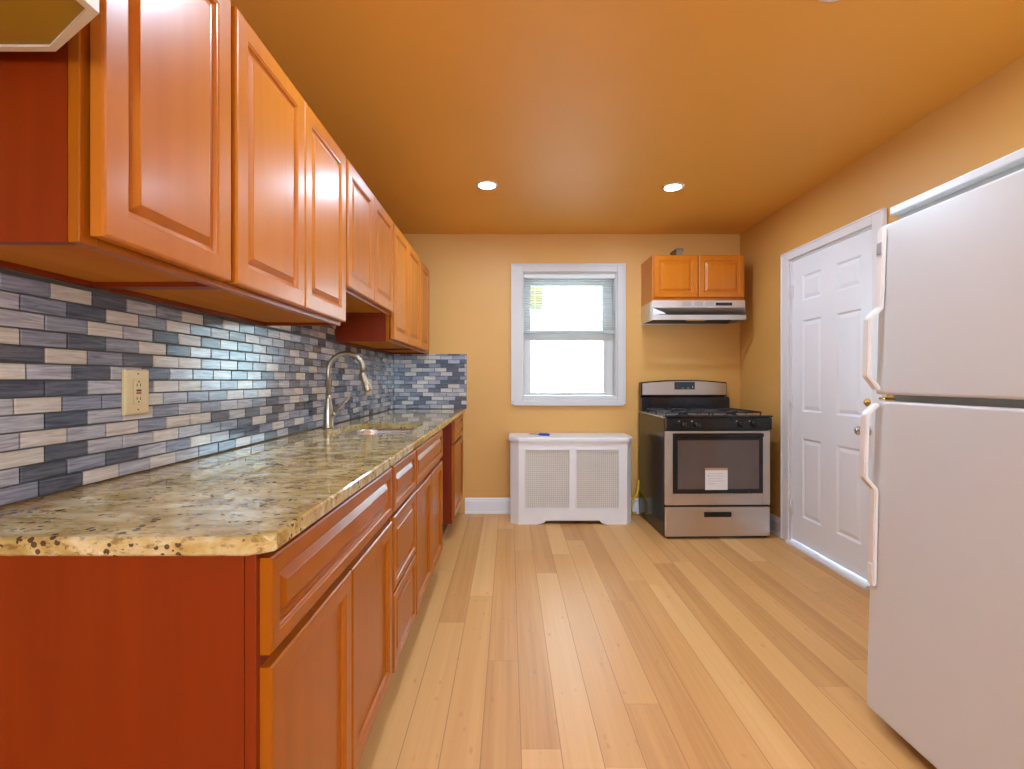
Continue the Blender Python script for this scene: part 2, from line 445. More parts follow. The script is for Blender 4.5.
c = BM(); box(c, .040, .998, yo - .03, yo - .0185, .944, .985, .004); box(c, .018, 1.018, yo - .024, yo - .0005, .954, .9715, .003)
obj('window_sill', c, M['trimdim'], win)
ya = yo + .085
c = BM(); frame(c, WX0 + .02, WX1 - .02, 1.52, WZ1 - .02, .062, ya + .035, ya + .065, .082, .085)
box(c, WX1 - .112, WX1 - .0825, ya + .035, ya + .065, 1.603, WZ1 - .106, .002); up = obj('upper_sash', c, M['trimdim'], win)
c = BM(); box(c, WX0 + .082, WX1 - .112, ya + .048, ya + .052, 1.602, WZ1 - .105); obj('pane', c, M['glass'], up)
c = BM(); frame(c, WX0 + .02, WX1 - .02, WZ0 + .02, 1.572, .062, ya, ya + .03, .024, .048)
box(c, WX1 - .108, WX1 - .0825, ya, ya + .03, WZ0 + .045, 1.523, .002)
box(c, .5, .56, ya - .008, ya + .01, 1.5725, 1.582); lo = obj('lower_sash', c, M['trimdim'], win)
c = BM(); box(c, WX0 + .082, WX1 - .108, ya + .013, ya + .017, WZ0 + .044, 1.524); obj('pane', c, M['glass'], lo)
# blind
bl = thing('window_blind', 'white horizontal slat blind half lowered in the window', 'blind', (.53, yo + .035, 2.095))
obj('headrail', box(BM(), WX0 + .02, WX1 - .02, yo + .012, yo + .045, 2.062, 2.098, .003), M['blind'], bl)
c = BM(); z = 2.045
while z > 1.62:
    b = bmesh.new(); prism(b, [(yo + .018, z), (yo + .029, z + .0015), (yo + .040, z), (yo + .040, z + .0007), (yo + .029, z + .0022), (yo + .018, z + .0007)], WX0 + .024, WX1 - .024, 'x'); merge(c, b); z -= .0212
obj('slats', c, M['blind'], bl)
obj('bottom_rail', box(BM(), WX0 + .022, WX1 - .024, yo + .016, yo + .042, 1.577, 1.603, .003), flat('grey green vinyl', (.42, .47, .45), .4), bl, label='grey bottom rail')
for x in (.23, .53, .83): obj('cord', tube(BM(), [(x, yo + .029, 1.6035), (x, yo + .029, 2.061)], .0012, 6), M['blind'], bl)

# ---- outside
struct('ground', box(BM(), -6, 8, YB + .25, 16, -1.1, -1.0), M['grass'])
nb = thing('neighbour_building', 'pale building with a yellow brick strip seen outside through the window', 'building', (0, 9.0, -1.0))
obj('wall', box(BM(), -3.5, 6, 9.05, 9.3, -1.0, 3.0), M['siding'], nb)
obj('brick_bay', box(BM(), .36, .62, 8.7, 9.049, 2.52, 5.2), M['ybrick'], nb, label='yellow brick bay')

# ================================================================= LEFT WALL
# ---- backsplash
def tiles(a0, a1, z0, z1, put, seed):
    rnd = random.Random(seed); out = []
    P, R, G, T = .1045, .0358, .0034, .007
    nrow = int((z1 - z0) / R) + 1
    for r in range(nrow):
        zt0 = z0 + r * R + G / 2; zt1 = min(z0 + (r + 1) * R - G / 2, z1)
        if zt1 - zt0 < .006: continue
        off = (r % 2) * P / 2 + rnd.choice((-1, 0, 1)) * P * .12; a = a0 - P + off; last = -1
        while a < a1:
            s, e = max(a + G / 2, a0), min(a + P - G / 2, a1)
            if e - s > .008:
                c = rnd.choices((0, 1, 2, 3), (.26, .28, .24, .22))[0]
                if c == last and rnd.random() < .5: c = (c + 2) % 4
                last = c
                out.append((s, e, zt0, zt1, c, rnd.uniform(-.006, .006), rnd.uniform(-.010, .010)))
            a += P
    b = BM()
    for s, e, q0, q1, c, ta, tz in out:
        t = bmesh.new(); ring = []
        for (ins, d) in ((0, 0), (0, T - .0015), (.0015, T)):
            rg = []
            for A, Z in ((s + ins, q0 + ins), (e - ins, q0 + ins), (e - ins, q1 - ins), (s + ins, q1 - ins)):
                dd = d + ((A - (s + e) / 2) * ta + (Z - (q0 + q1) / 2) * tz if d > 0 else 0)
                rg.append(t.verts.new(put(A, Z, dd)))
            ring.append(rg)
        for A, B in zip(ring, ring[1:]):
            for i in range(4): t.faces.new((A[i], A[(i + 1) % 4], B[(i + 1) % 4], B[i]))
        t.faces.new(ring[-1]); merge(b, t, c)
    return b
CT_Z = .913; SP_T = 1.391
bs = thing('tile_backsplash', 'blue grey and cream mosaic brick tile backsplash between counter and cabinets', 'backsplash', (XL, .60, CT_Z + .001))
def grout():
    b = BM(); box(b, XL + .0005, XL + .004, .30, YB - .001, CT_Z + .001, SP_T - .001)
    box(b, XL + .0005, XL + .0039, 1.975, 2.765, SP_T - .001, 1.545)
    box(b, XL + .0045, -.371, YB - .004, YB - .0005, CT_Z + .001, SP_T + .004); return b
obj('grout', grout(), M['grout'], bs)
tm = [M['t0'], M['t1'], M['t2'], M['t3']]
obj('wall_tiles', tiles(.30, YB - .012, CT_Z + .003, SP_T - .002, lambda a, z, d: (XL + .004 + d, a, z), 3), tm, bs)
obj('wall_tiles', tiles(1.975, 2.765, SP_T - .001, 1.545, lambda a, z, d: (XL + .004 + d, a, z), 5), tm, bs)
obj('corner_tiles', tiles(XL + .013, -.372, CT_Z + .003, SP_T + .003, lambda a, z, d: (a, YB - .004 - d, z), 9), tm, bs)

# ---- upper cabinets
UF, UD = -.698, -.670       # frame face, door face
UT = 2.10
def upper(y0, y1, z0, doors, label, group='upper wall cabinets', ext=None):
    t = thing('upper_cabinet', label, 'cabinet', (XL, (y0 + y1) / 2, z0), group)
    b = BM(); p = .016; xb = XL + (.0005 if z0 < SP_T else .0005)
    zb = z0 if z0 >= SP_T else z0
    box(b, xb, UF - .02, y0, y0 + p, z0, UT); box(b, xb, UF - .02, y1 - p, y1, z0, UT)
    box(b, xb, UF - .02, y0 + p, y1 - p, UT - p, UT); box(b, xb, xb + .008, y0 + p, y1 - p, z0 + .012, UT - p)
    box(b, xb, xb + .016, y0 + p, y1 - p, z0 + .0005, z0 + .0115)
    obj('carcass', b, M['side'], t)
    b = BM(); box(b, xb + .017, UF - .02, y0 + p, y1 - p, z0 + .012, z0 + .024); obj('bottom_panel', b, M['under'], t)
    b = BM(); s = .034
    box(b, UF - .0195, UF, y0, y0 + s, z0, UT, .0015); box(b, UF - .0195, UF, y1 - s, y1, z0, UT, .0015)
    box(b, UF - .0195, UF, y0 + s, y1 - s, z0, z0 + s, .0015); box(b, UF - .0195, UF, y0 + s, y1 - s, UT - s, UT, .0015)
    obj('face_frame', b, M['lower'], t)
    for a0, a1 in doors:
        obj('door', left_front(a0, a1, z0 + .014, UT - .012, UD, .058, .022), M['upper'], t)
    return t
upper(.772, 1.158, SP_T, [(.785, 1.149)], 'nearest single-door orange wood wall cabinet beside the cream hood')
upper(1.159, 1.966, SP_T, [(1.170, 1.561), (1.565, 1.956)], 'double-door tall orange wood wall cabinet, second along the left wall')
upper(1.967, 2.766, 1.545, [(1.980, 2.364), (2.369, 2.756)], 'shorter double-door orange wood wall cabinet above the sink')
upper(2.767, 3.592, SP_T, [(2.776, 3.176), (3.181, 3.584)], 'double-door orange wood wall cabinet just beyond the short one over the sink')
upper(3.593, 4.150, SP_T, [(3.603, 3.995)], 'farthest narrow orange wood wall cabinet by the back wall')

# ---- cream hood in the near top-left corner
hz = 1.678
hd = thing('range_hood', 'cream enamel hood with clipped corner and yellowed underside, top left', 'hood', (XL, .35, hz))
po = [(XL + .001, -.02), (-.571, -.02), (-.571, .662), (-.705, .739), (XL + .001, .739)]
pi = [(XL + .02, 0.0), (-.583, 0.0), (-.583, .655), (-.704, .728), (XL + .02, .728)]
b = bmesh.new(); A = [b.verts.new((x, y, hz)) for x, y in po]; B = [b.verts.new((x, y, hz)) for x, y in pi]
T = [b.verts.new((x, y, hz + .16)) for x, y in po]; U = [b.verts.new((x, y, hz + .003)) for x, y in pi]
for i in range(5):
    j = (i + 1) % 5
    b.faces.new((A[i], A[j], B[j], B[i])); b.faces.new((A[j], A[i], T[i], T[j])); b.faces.new((B[i], B[j], U[j], U[i]))
b.faces.new(T); k = BM(); merge(k, b); obj('hood_shell', k, M['cream'], hd)
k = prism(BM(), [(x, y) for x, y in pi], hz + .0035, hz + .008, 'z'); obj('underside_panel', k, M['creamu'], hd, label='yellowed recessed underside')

# ---- base cabinets
LF, LD, LZ, LB = -.418, -.398, .881, .115
def base(y0, y1, label, fronts, sides=True):
    t = thing('base_cabinet', label, 'cabinet', (XL, (y0 + y1) / 2, 0), 'base cabinets under the granite counter')
    b = BM(); p = .016; xb = XL + .012
    box(b, xb, LF - .02, y0, y0 + p, LB, LZ); box(b, xb, LF - .02, y1 - p, y1, LB, LZ)
    box(b, xb, LF - .075, y0 + .0005, y0 + p, 0, LB - .0005); box(b, xb, LF - .075, y1 - p, y1 - .0005, 0, LB - .0005)
    box(b, xb, LF - .02, y0 + p, y1 - p, LB, LB + p); box(b, xb, xb + .008, y0 + p, y1 - p, LB + p, LZ)
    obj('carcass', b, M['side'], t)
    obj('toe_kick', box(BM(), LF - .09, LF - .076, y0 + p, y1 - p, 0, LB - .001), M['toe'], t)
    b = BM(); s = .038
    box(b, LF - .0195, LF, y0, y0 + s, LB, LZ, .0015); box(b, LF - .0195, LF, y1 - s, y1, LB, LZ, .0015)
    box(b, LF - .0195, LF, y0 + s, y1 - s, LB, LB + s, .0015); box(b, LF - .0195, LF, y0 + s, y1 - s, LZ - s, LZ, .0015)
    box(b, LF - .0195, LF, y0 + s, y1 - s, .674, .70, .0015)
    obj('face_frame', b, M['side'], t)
    for kind, a0, a1, z0, z1 in fronts:
        fw = .05 if kind == 'door' else .036
        obj(kind, left_front(a0, a1, z0, z1, LD, fw, raised=(kind != 'door')), M['lower'], t)
base(.785, 1.640, 'nearest base cabinet with a wide drawer over two doors', [('drawer', .797, 1.626, .705, .868), ('door', .797, 1.207, .148, .684), ('door', 1.213, 1.626, .148, .684)])
base(1.641, 2.045, 'narrow base cabinet with three stacked drawers', [('drawer', 1.650, 2.036, .705, .868), ('drawer', 1.650, 2.036, .432, .690), ('drawer', 1.650, 2.036, .148, .420)])
base(2.046, 2.860, 'base cabinet under the sink with a false drawer over two doors', [('drawer_front', 2.055, 2.850, .705, .868), ('door', 2.055, 2.450, .148, .684), ('door', 2.455, 2.850, .148, .684)])
base(3.470, 4.150, 'farthest base cabinet by the back wall beyond the open gap', [('drawer', 3.490, 4.120, .705, .868), ('door', 3.490, 4.120, .148, .684)])

# ---- countertop with sink cutout
def rrect(x0, x1, y0, y1, r, n=6):
    out = []
    rr = r if isinstance(r, (list, tuple)) else [r] * 4
    for (cx, cy, t0, q) in ((x1, y1, 0, 0), (x0, y1, 90, 1), (x0, y0, 180, 2), (x1, y0, 270, 3)):
        R = rr[q]; sx = -1 if cx == x1 else 1; sy = -1 if cy == y1 else 1
        for k in range(n + 1):
            t = math.radians(t0 + 90 * k / n); out.append((cx + sx * R + R * math.cos(t), cy + sy * R + R * math.sin(t)))
    return out
SX0, SX1, SY0, SY1 = -.885, -.492, 2.205, 2.775
hole = rrect(SX0, SX1, SY0, SY1, [.05, .12, .12, .06])
ctop = thing('countertop', 'long polished speckled tan granite countertop along the left wall', 'countertop', (-.70, .77, .882))
b = bmesh.new()
outer = [(XL + .0005, .765), (-.425, .765), (-.386, .79), (-.386, YB - .001), (XL + .0005, YB - .001)]
def slab(pts_o, pts_h, z):
    O = [b.verts.new((x, y, z)) for x, y in pts_o]; H = [b.verts.new((x, y, z)) for x, y in pts_h]
    es = [b.edges.new((O[i], O[(i + 1) % len(O)])) for i in range(len(O))] + [b.edges.new((H[i], H[(i + 1) % len(H)])) for i in range(len(H))]
    bmesh.ops.triangle_fill(b, edges=es, use_beauty=True, use_dissolve=False)
    return O, H
def offs(pts, d):   # shrink/grow about edges for chamfer, simple axis based
    return pts
e = .004
o2 = [(XL + .0005, .765 + e), (-.425 - e * .3, .765 + e), (-.386 - e, .79 + e * .3), (-.386 - e, YB - .001), (XL + .0005, YB - .001)]
O0, H0 = slab(o2, hole, .882); O3, H3 = slab(o2, hole, CT_Z)
O1 = [b.verts.new((x, y, .882 + e)) for x, y in outer]; O2 = [b.verts.new((x, y, CT_Z - e)) for x, y in outer]
for A, B in ((O0, O1), (O1, O2), (O2, O3), (H0, H3)):
    for i in range(len(A)): b.faces.new((A[i], A[(i + 1) % len(A)], B[(i + 1) % len(A)], B[i]))
k = BM(); merge(k, b); obj('granite_slab', k, M['granite'], ctop)
# sink bowl
sk = thing('kitchen_sink', 'undermount stainless steel sink bowl set in the granite counter', 'sink', ((SX0 + SX1) / 2, (SY0 + SY1) / 2, .68))
b = bmesh.new(); g = .004; rings = []
for (ins, z) in ((-.014, .8805), (g * .5, .8805), (g, .875), (.010, .72), (.03, .695), (.06, .688)):
    rings.append([b.verts.new((x, y, z)) for x, y in rrect(SX0 + ins, SX1 - ins, SY0 + ins, SY1 - ins, [max(.02, r - ins * .5) for r in (.05, .12, .12, .06)])])
for A, B in zip(rings, rings[1:]):
    for i in range(len(A)): f = b.faces.new((A[i], A[(i + 1) % len(A)], B[(i + 1) % len(A)], B[i])); f.smooth = True
b.faces.new(rings[-1]); k = BM(); merge(k, b); bowl = obj('bowl', k, M['sink'], sk)
k = BM(); lathe(k, [(.0, .001), (.03, .001), (.04, .004), (.045, .001), (.045, .0)], ((SX0 + SX1) / 2, (SY0 + SY1) / 2, .689), 'z', 24); obj('drain', k, M['chrome'], sk)
# faucet
fx, fy = -.951, 2.50
fc = thing('faucet', 'tall brushed nickel gooseneck pull-down faucet behind the sink', 'faucet', (fx, fy, CT_Z))
k = BM(); lathe(k, [(.028, 0), (.028, .004), (.0255, .010), (.0245, .06), (.0225, .10), (.0175, .13), (.0135, .155), (.0125, .175)], (fx, fy, CT_Z + .0005), 'z', 28); obj('body', k, M['nickel'], fc)
k = BM(); pts = [(fx, fy, 1.07), (fx, fy, 1.21)]
R1 = .094
for a in range(170, 14, -10):
    t = math.radians(a); pts.append((fx + R1 + R1 * math.cos(t), fy, 1.212 + R1 * math.sin(t)))
pts.append((-.7735, fy, 1.205))
tube(k, pts, .0125, 16); obj('neck', k, M['nickel'], fc)
k = BM(); hx0, hz0, hx1, hz1 = -.7745, 1.204, -.738, 1.108
q = [(0, .014), (.05, .0165), (.35, .0175), (.6, .019), (.9, .022), (1, .021)]
tube(k, [(hx0 + (hx1 - hx0) * a, fy, hz0 + (hz1 - hz0) * a) for a, _ in q], [r for _, r in q], 18); obj('spray_head', k, M['nickel'], fc)
k = BM(); tube(k, [(fx + .015, fy, .985), (fx + .034, fy - .004, .99), (fx + .042, fy - .006, .996)], [.013, .013, .011], 14)
tube(k, [(fx + .036, fy - .005, .992), (fx + .055, fy - .008, 1.018), (fx + .08, fy - .012, 1.04), (fx + .115, fy - .016, 1.075)], [.007, .0055, .0055, .008], 12); obj('lever', k, M['nickel'], fc)
# outlets
def outlet(y0, y1, z0, z1, label, gfci):
    t = thing('wall_outlet', label, 'outlet', (XL + .012, (y0 + y1) / 2, (z0 + z1) / 2))
    x = XL + .0118; b = bmesh.new()
    ringface(b, Vector((x, 0, 0)), Vector(Y_), Vector(Z_), Vector(X_), inset(y0, y1, z0, z1, [(0, 0), (0, .006), (.003, .0095), (.006, .010)]))
    k = BM(); merge(k, b); obj('cover_plate', k, M['outlet'], t)
    cy, cz = (y0 + y1) / 2, (z0 + z1) / 2; xf = x + .010
    obj('receptacle', box(BM(), xf + .0002, xf + .002, cy - .0165, cy + .0165, cz - .034, cz + .034, .001), M['outlet'], t)
    for s in (1, -1):
        for dy in (-.006, .006): obj('slot', box(BM(), xf + .0022, xf + .0027, cy + dy - .001, cy + dy + .001, cz + s * .018 - .004, cz + s * .018 + .004), M['hole'], t)
        obj('slot', lathe(BM(), [(0, 0), (.0022, 0), (.0022, .0005), (0, .0005)], (xf + .0022, cy, cz + s * .018 + s * .009), 'x', 12), M['hole'], t)
    for s in (1, -1): obj('screw', lathe(BM(), [(0, 0), (.0022, 0), (.0022, .0005), (0, .0005)], (xf + .0002, cy, cz + s * .048), 'x', 12), M['hole'], t)
    if gfci:
        obj('test_button', box(BM(), xf + .0022, xf + .0035, cy - .0075, cy + .0075, cz + .001, cz + .006), M['hole'], t, label='black button')
        obj('reset_button', box(BM(), xf + .0022, xf + .0035, cy - .0075, cy + .0075, cz - .006, cz - .001), M['red'], t, label='red button')
outlet(1.234, 1.317, 1.075, 1.196, 'almond wall outlet with red button, on the tiles left of the faucet', True)
outlet(3.33, 3.45, 1.055, 1.175, 'almond wall outlet on the tiles far behind the faucet head', False)

# ================================================================= BACK WALL: radiator cover
rc = thing('radiator_cover', 'white radiator cover with two lattice grilles under the window', 'radiator cover', (.50, 4.0, 0))
Xa, Xb, Yf = .012, .998, 3.836
yb = YB - .025
b = BM()
# front board with arched foot cutout and two grille openings made of strips
GX = [(.130, .490), (.542, .888)]; GZ0, GZ1 = .130, .606
fl, fr_ = .078, .955; yt = .018
box(b, fl, GX[0][0], Yf, Yf + yt, .06, .662); box(b, GX[1][1], fr_, Yf, Yf + yt, .06, .662); box(b, GX[0][1], GX[1][0], Yf, Yf + yt, GZ0, GZ1)
box(b, GX[0][0], GX[1][1], Yf, Yf + yt, GZ1, .662); box(b, GX[0][0], GX[1][1], Yf, Yf + yt, .06, GZ0)
foot = [(fl, .0)] + [(.245, 0)] + [(.245 + .05 * math.sin(math.radians(a)), .028 - .028 * math.cos(math.radians(a)) + .004) for a in range(0, 91, 15)]
foot += [(.735 + .05 * (1 - math.sin(math.radians(a))), .028 - .028 * math.cos(math.radians(a)) + .004) for a in range(90, -1, -15)] + [(.785, 0), (fr_, 0), (fr_, .06), (fl, .06)]
prism(b, foot, Yf, Yf + yt, 'y')
for xa, xb_ in ((fl, Xa), (fr_, Xb)):   # chamfered corner boards
    prism(b, [(xa, Yf), (xb_, Yf + .05), (xb_, Yf + .07), (xa, Yf + yt)], 0, .662, 'z')
    s = 1 if xb_ == Xa else -1
    box(b, min(xb_, xb_ + s * .015), max(xb_, xb_ + s * .015), Yf + .071, yb, 0, .662)
for (g0, g1) in GX:                    # bead round each opening
    frame(b, g0 - .004, g1 + .004, GZ0 - .004, GZ1 + .004, .01, Yf - .004, Yf - .0002, bev=.0015)
obj('cabinet', b, M['radi'], rc)
pt = [(Xa - .014, yb + .024), (Xa - .014, Yf + .045), (fl - .008, Yf - .014), (fr_ + .008, Yf - .014), (Xb + .014, Yf + .045), (Xb + .014, yb + .024)]
obj('top', prism(BM(), pt, .663, .704, 'z', .009), M['radi'], rc)
for (g0, g1) in GX:
    k = BM(); n = 21; w = (g1 - g0) / n
    for i in range(1, n): box(k, g0 + i * w - .0028, g0 + i * w + .0028, Yf + .010, Yf + .0125, GZ0 + .0005, GZ1 - .0005)
    n = 30; w = (GZ1 - GZ0) / n
    for i in range(1, n): box(k, g0 + .0005, g1 - .0005, Yf + .008, Yf + .0102, GZ0 + i * w - .0028, GZ0 + i * w + .0028)
    gr = obj('grille', k, M['mesh'], rc)
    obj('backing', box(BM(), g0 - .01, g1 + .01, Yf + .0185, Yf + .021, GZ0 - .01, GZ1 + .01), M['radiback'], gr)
# screwdriver
sd = thing('screwdriver', 'blue handled screwdriver lying on the radiator cover', 'screwdriver', (.27, 3.97, .7045))
ps = Vector((.17, 4.03, .7105)); pe = Vector((.335, 3.925, .7155)); dv = pe - ps
k = BM(); tube(k, [ps + dv * a for a in (.48, .5, .6, .9, .98, 1.0)], [.006, .0095, .0105, .0105, .010, .006], 10); obj('handle', k, M['blue'], sd)
k = BM(); tube(k, [ps, ps + dv * .04, ps + dv * .49], [.0015, .003, .003], 8); obj('shaft', k, M['blackm'], sd)

# ================================================================= STOVE
sx0, sx1, sf, sb = 1.143, 1.924, 3.475, 4.12
st = thing('gas_stove', 'freestanding stainless steel gas range with black cooktop in the back right corner', 'stove', (sx0, sf, 0))
b = BM(); box(b, sx0, sx1, sf + .025, sb, .016, .885, .004); obj('body', b, flat('dark side enamel', (.022, .018, .016), .14), st)
for x in (sx0 + .05, sx1 - .05):
    for y in (sf + .08, sb - .06): obj('foot', lathe(BM(), [(.02, 0), (.02, .008), (.012, .010), (.012, .0155)], (x, y, 0), 'z', 12), M['blackm'], st)
# drawer
b = BM(); box(b, sx0 + .002, sx1 - .002, sf, sf + .024, .019, .235, .006); dw = obj('drawer', b, M['steel'], st)
b = BM(); frame(b, 1.430, 1.632, .162, .200, .008, sf - .006, sf - .0002, bev=.002); box(b, 1.438, 1.624, sf - .002, sf - .0003, .170, .192); obj('handle', b, M['black'], dw, label='black recessed grip')
obj('kick_plate', box(BM(), sx0 + .02, sx1 - .02, sf + .012, sf + .0245, .006, .0185), M['blackm'], st)
# oven door
b = BM(); dzA, dzB = .249, .792; wx0, wx1, wz0, wz1 = sx0 + .062, sx1 - .045, .335, .775
frame(b, sx0 + .002, sx1 - .002, dzA, dzB, .055, sf, sf + .024, .085, .022, bev=.003); od = obj('oven_door', b, M['steel'], st)
b = bmesh.new(); ringface(b, Vector((0, sf + .004, 0)), Vector(X_), Vector(Z_), Vector((0, -1, 0)), [
    (sx0 + .055, sx1 - .055, wz0 - .002, wz1 + .002, 0), (sx0 + .057, sx1 - .057, wz0, wz1, .008), (sx0 + .087, sx1 - .083, wz0 + .028, wz1 - .045, .008), (sx0 + .091, sx1 - .087, wz0 + .032, wz1 - .049, .006)])
k = BM(); merge(k, b); obj('window_frame', k, M['black'], od)
obj('oven_window', box(BM(), sx0 + .0915, sx1 - .0875, sf - .003, sf + .003, wz0 + .033, wz1 - .05), M['oveng'], od)
b = BM(); prism(b, [(sf - .004, .744), (sf - .026, .752), (sf - .028, .772), (sf - .004, .779)], sx0 + .062, sx1 - .062, 'x', .003); obj('handle', b, M['black'], od, label='black full-width grip bar')
lx = 1.437
b = BM(); box(b, lx, lx + .166, sf - .0045, sf - .0032, .362, .522); lb = obj('paper_label', b, M['paper'], st)
b = BM(); box(b, lx, lx + .166, sf - .0052, sf - .0046, .506, .522); obj('label_band', b, M['tape'], lb)
b = BM()
for i, w in enumerate((.11, .12, .10, .12, .06)): box(b, lx + .022, lx + .022 + w, sf - .0052, sf - .0046, .480 - i * .018, .482 - i * .018)
box(b, lx + .018, lx + .026, sf - .0052, sf - .0046, .462, .470); obj('print', b, M['ink'], lb)
# control panel
b = BM(); prism(b, [(sf - .018, .806), (sf - .022, .889), (sf + .03, .892), (sf + .03, .800), (sf - .006, .800)], sx0 + .004, sx1 + .002, 'x', .004)
cp = obj('control_panel', b, M['black'], st)
for x in (1.270, 1.366, 1.695, 1.790):
    k = BM(); y = sf - .020
    lathe(k, [(.026, 0), (.026, -.004), (.021, -.008), (.019, -.026), (.016, -.028), (0, -.028)], (x, y, .846), 'y', 24)
    box(k, x - .004, x + .004, y - .034, y - .02, .828, .864, .002); kn = obj('knob', k, M['black'], cp)
    k = BM(); lathe(k, [(0, 0), (.0045, 0), (.0045, -.001), (0, -.001)], (x - .034, sf - .0215, .867), 'y', 10); obj('indicator', k, M['lcdt'], kn)
# cooktop
b = BM(); prism(b, [(sf + .031, .8865), (sf + .031, .900), (sf + .040, .902), (sf + .050, .894), (4.015, .894), (4.03, .900), (4.045, .900), (4.045, .8865)], sx0 + .0005, sx1 - .0005, 'x')
obj('cooktop', b, M['steelw'], st)
b = BM(); box(b, sx0 - .006, sx1 + .006, sf - .024, sf + .0305, .8925, .907, .004); obj('front_ledge', b, M['black'], st)
for cx in (1.335, 1.71):
    for cy in (3.63, 3.90):
        k = BM(); lathe(k, [(.052, 0), (.052, .004), (.035, .008), (.033, .016), (.038, .018), (.038, .024), (.03, .027), (0, .028)], (cx, cy, .8945), 'z', 24); obj('burner', k, M['blackm'], st)
for x0, x1 in ((sx0 + .03, 1.505), (1.53, sx1 - .03)):
    k = BM(); r = .0055; z = .926; y0, y1 = 3.525, 4.0; ym = (y0 + y1) / 2; xm = (x0 + x1) / 2
    def bar(p, q): tube(k, [p, q], r, 8)
    tube(k, [(x, y, z) for x, y in rrect(x0, x1, y0, y1, .03)], r, 8, closed=True)
    bar((x0, ym, z), (x1, ym, z))
    for cy in (3.645, 3.88):
        for a in range(0, 360, 90):
            dx, dy = math.cos(math.radians(a)), math.sin(math.radians(a))
            ex = x1 if dx > .5 else x0 if dx < -.5 else xm
            ey = (y1 if cy > ym else ym) if dy > .5 else (ym if cy > ym else y0) if dy < -.5 else cy
            bar((xm + dx * .03, cy + dy * .03, z + .008), (ex, ey, z))
    for x in (x0, x1):
        for y in (y0 + .03, ym, y1 - .03): bar((x, y, z), (x, y, .8945))
    obj('grate', k, M['blackm'], st)
# backguard
b = BM(); prism(b, [(4.047, .9), (4.047, 1.005), (4.056, 1.020), (4.10, 1.0305), (4.118, 1.0305), (4.118, .9)], sx0 + .004, sx1 - .020, 'x', .003); obj('vent_panel', b, M['black'], st)
b = BM(); n = 12; xs_ = [sx0 + (sx1 - .040 - sx0) * i / n for i in range(n + 1)]
top = [(x, 1.146 + .022 * (1 - ((x - (sx0 + sx1 - .04) / 2) / .38) ** 2)) for x in xs_]
prism(b, [(sx0, 1.031)] + top + [(sx1 - .040, 1.031)], 4.055, 4.118, 'y', .004); bgd = obj('backguard', b, M['black'], st)
top = [(min(max(x, sx0 + .010), sx1 - .050), z - .010) for x, z in top]
b = BM(); prism(b, [(sx0 + .010, 1.042)] + top + [(sx1 - .050, 1.042)], 4.043, 4.0545, 'y', .001); obj('steel_panel', b, M['steel'], bgd, label='brushed steel panel')
b = BM(); box(b, 1.425, 1.600, 4.038, 4.0428, 1.086, 1.150, .002); dp = obj('display', b, M['lcd'], bgd)
for x0, x1, z0, z1 in ((1.487, 1.491, 1.096, 1.100), (1.494, 1.498, 1.096, 1.100), (1.501, 1.505, 1.096, 1.100), (1.532, 1.550, 1.096, 1.100), (1.578, 1.583, 1.098, 1.115), (1.448, 1.451, 1.115, 1.119)):
    obj('display_mark', box(BM(), x0, x1, 4.0374, 4.0379, z0, z1), M['lcdt'], dp)
st.rotation_euler = (0, 0, .026)
# gas hose
gh = BM(); tube(gh, [(1.10, 4.115, .012), (1.075, 4.105, .014), (1.055, 4.105, .03), (1.06, 4.11, .10), (1.085, 4.115, .16), (1.115, 4.115, .20), (1.125, 4.118, .30)], .011, 10)
single('gas_hose', gh, M['yellow'], 'yellow flexible gas hose between the radiator cover and the stove', 'hose')

# ================================================================= HOOD CABINET + HOOD
hx0, hx1, hy, hzb, hzt = 1.160, 1.906, 3.850, 1.810, 2.180
hc = thing('upper_cabinet', 'small honey wood two-door wall cabinet above the stove hood', 'cabinet', ((hx0 + hx1) / 2, YB, hzb))
b = BM(); box(b, hx0, hx1, hy, YB - .001, hzb, hzt, .0015); obj('carcass', b, M['hoodwood'], hc)
for a0, a1 in ((hx0 + .012, 1.524), (1.534, hx1 - .008)):
    obj('door', back_front(a0, a1, hzb + .024, hzt - .006, hy - .0205, .046), M['hoodwood'], hc)
hd = thing('range_hood', 'slim stainless range hood with vent slots above the stove', 'hood', ((hx0 + hx1) / 2, YB, 1.65))
hf = hy - .016
b = BM(); zl = 1.652
# shell: open underneath
prism(b, [(YB - .002, 1.8095), (hf, 1.8095), (hf, 1.752), (hf + .055, 1.700), (hf + .058, 1.704), (hf + .006, 1.757), (hf + .006, 1.80), (YB - .002, 1.80)], hx0 + .0025, hx1 - .0025, 'x')
box(b, hx0, hx0 + .002, hf, YB - .002, zl, 1.8095); box(b, hx1 - .002, hx1, hf, YB - .002, zl, 1.8095)
box(b, hx0 + .0025, hx1 - .0025, YB - .006, YB - .002, zl, 1.799)
obj('shell', b, M['steelw'], hd)
b = BM(); prism(b, [(hf - .012, zl), (hf - .012, 1.690), (hf - .006, 1.694), (hf - .006, zl + .004), (hf + .008, zl + .004), (hf + .008, zl)], hx0 - .001, hx1 + .004, 'x', .002)
obj('front_lip', b, M['steelw'], hd)
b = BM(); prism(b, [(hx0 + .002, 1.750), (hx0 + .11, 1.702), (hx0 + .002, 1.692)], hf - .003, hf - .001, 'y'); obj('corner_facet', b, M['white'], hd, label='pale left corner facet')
obj('light_lens', box(BM(), 1.47, 1.63, hf + .03, hf + .13, 1.658, 1.6875, .008), flat('yellowed lens', (.7, .55, .25), .3), hd, label='yellowed light lens')
obj('filter', prism(BM(), [(hf + .02, 1.688), (hf + .13, 1.688), (YB - .008, 1.660), (YB - .008, 1.668), (hf + .13, 1.696), (hf + .02, 1.696)], hx0 + .004, hx1 - .004, 'x'), M['blackm'], hd)
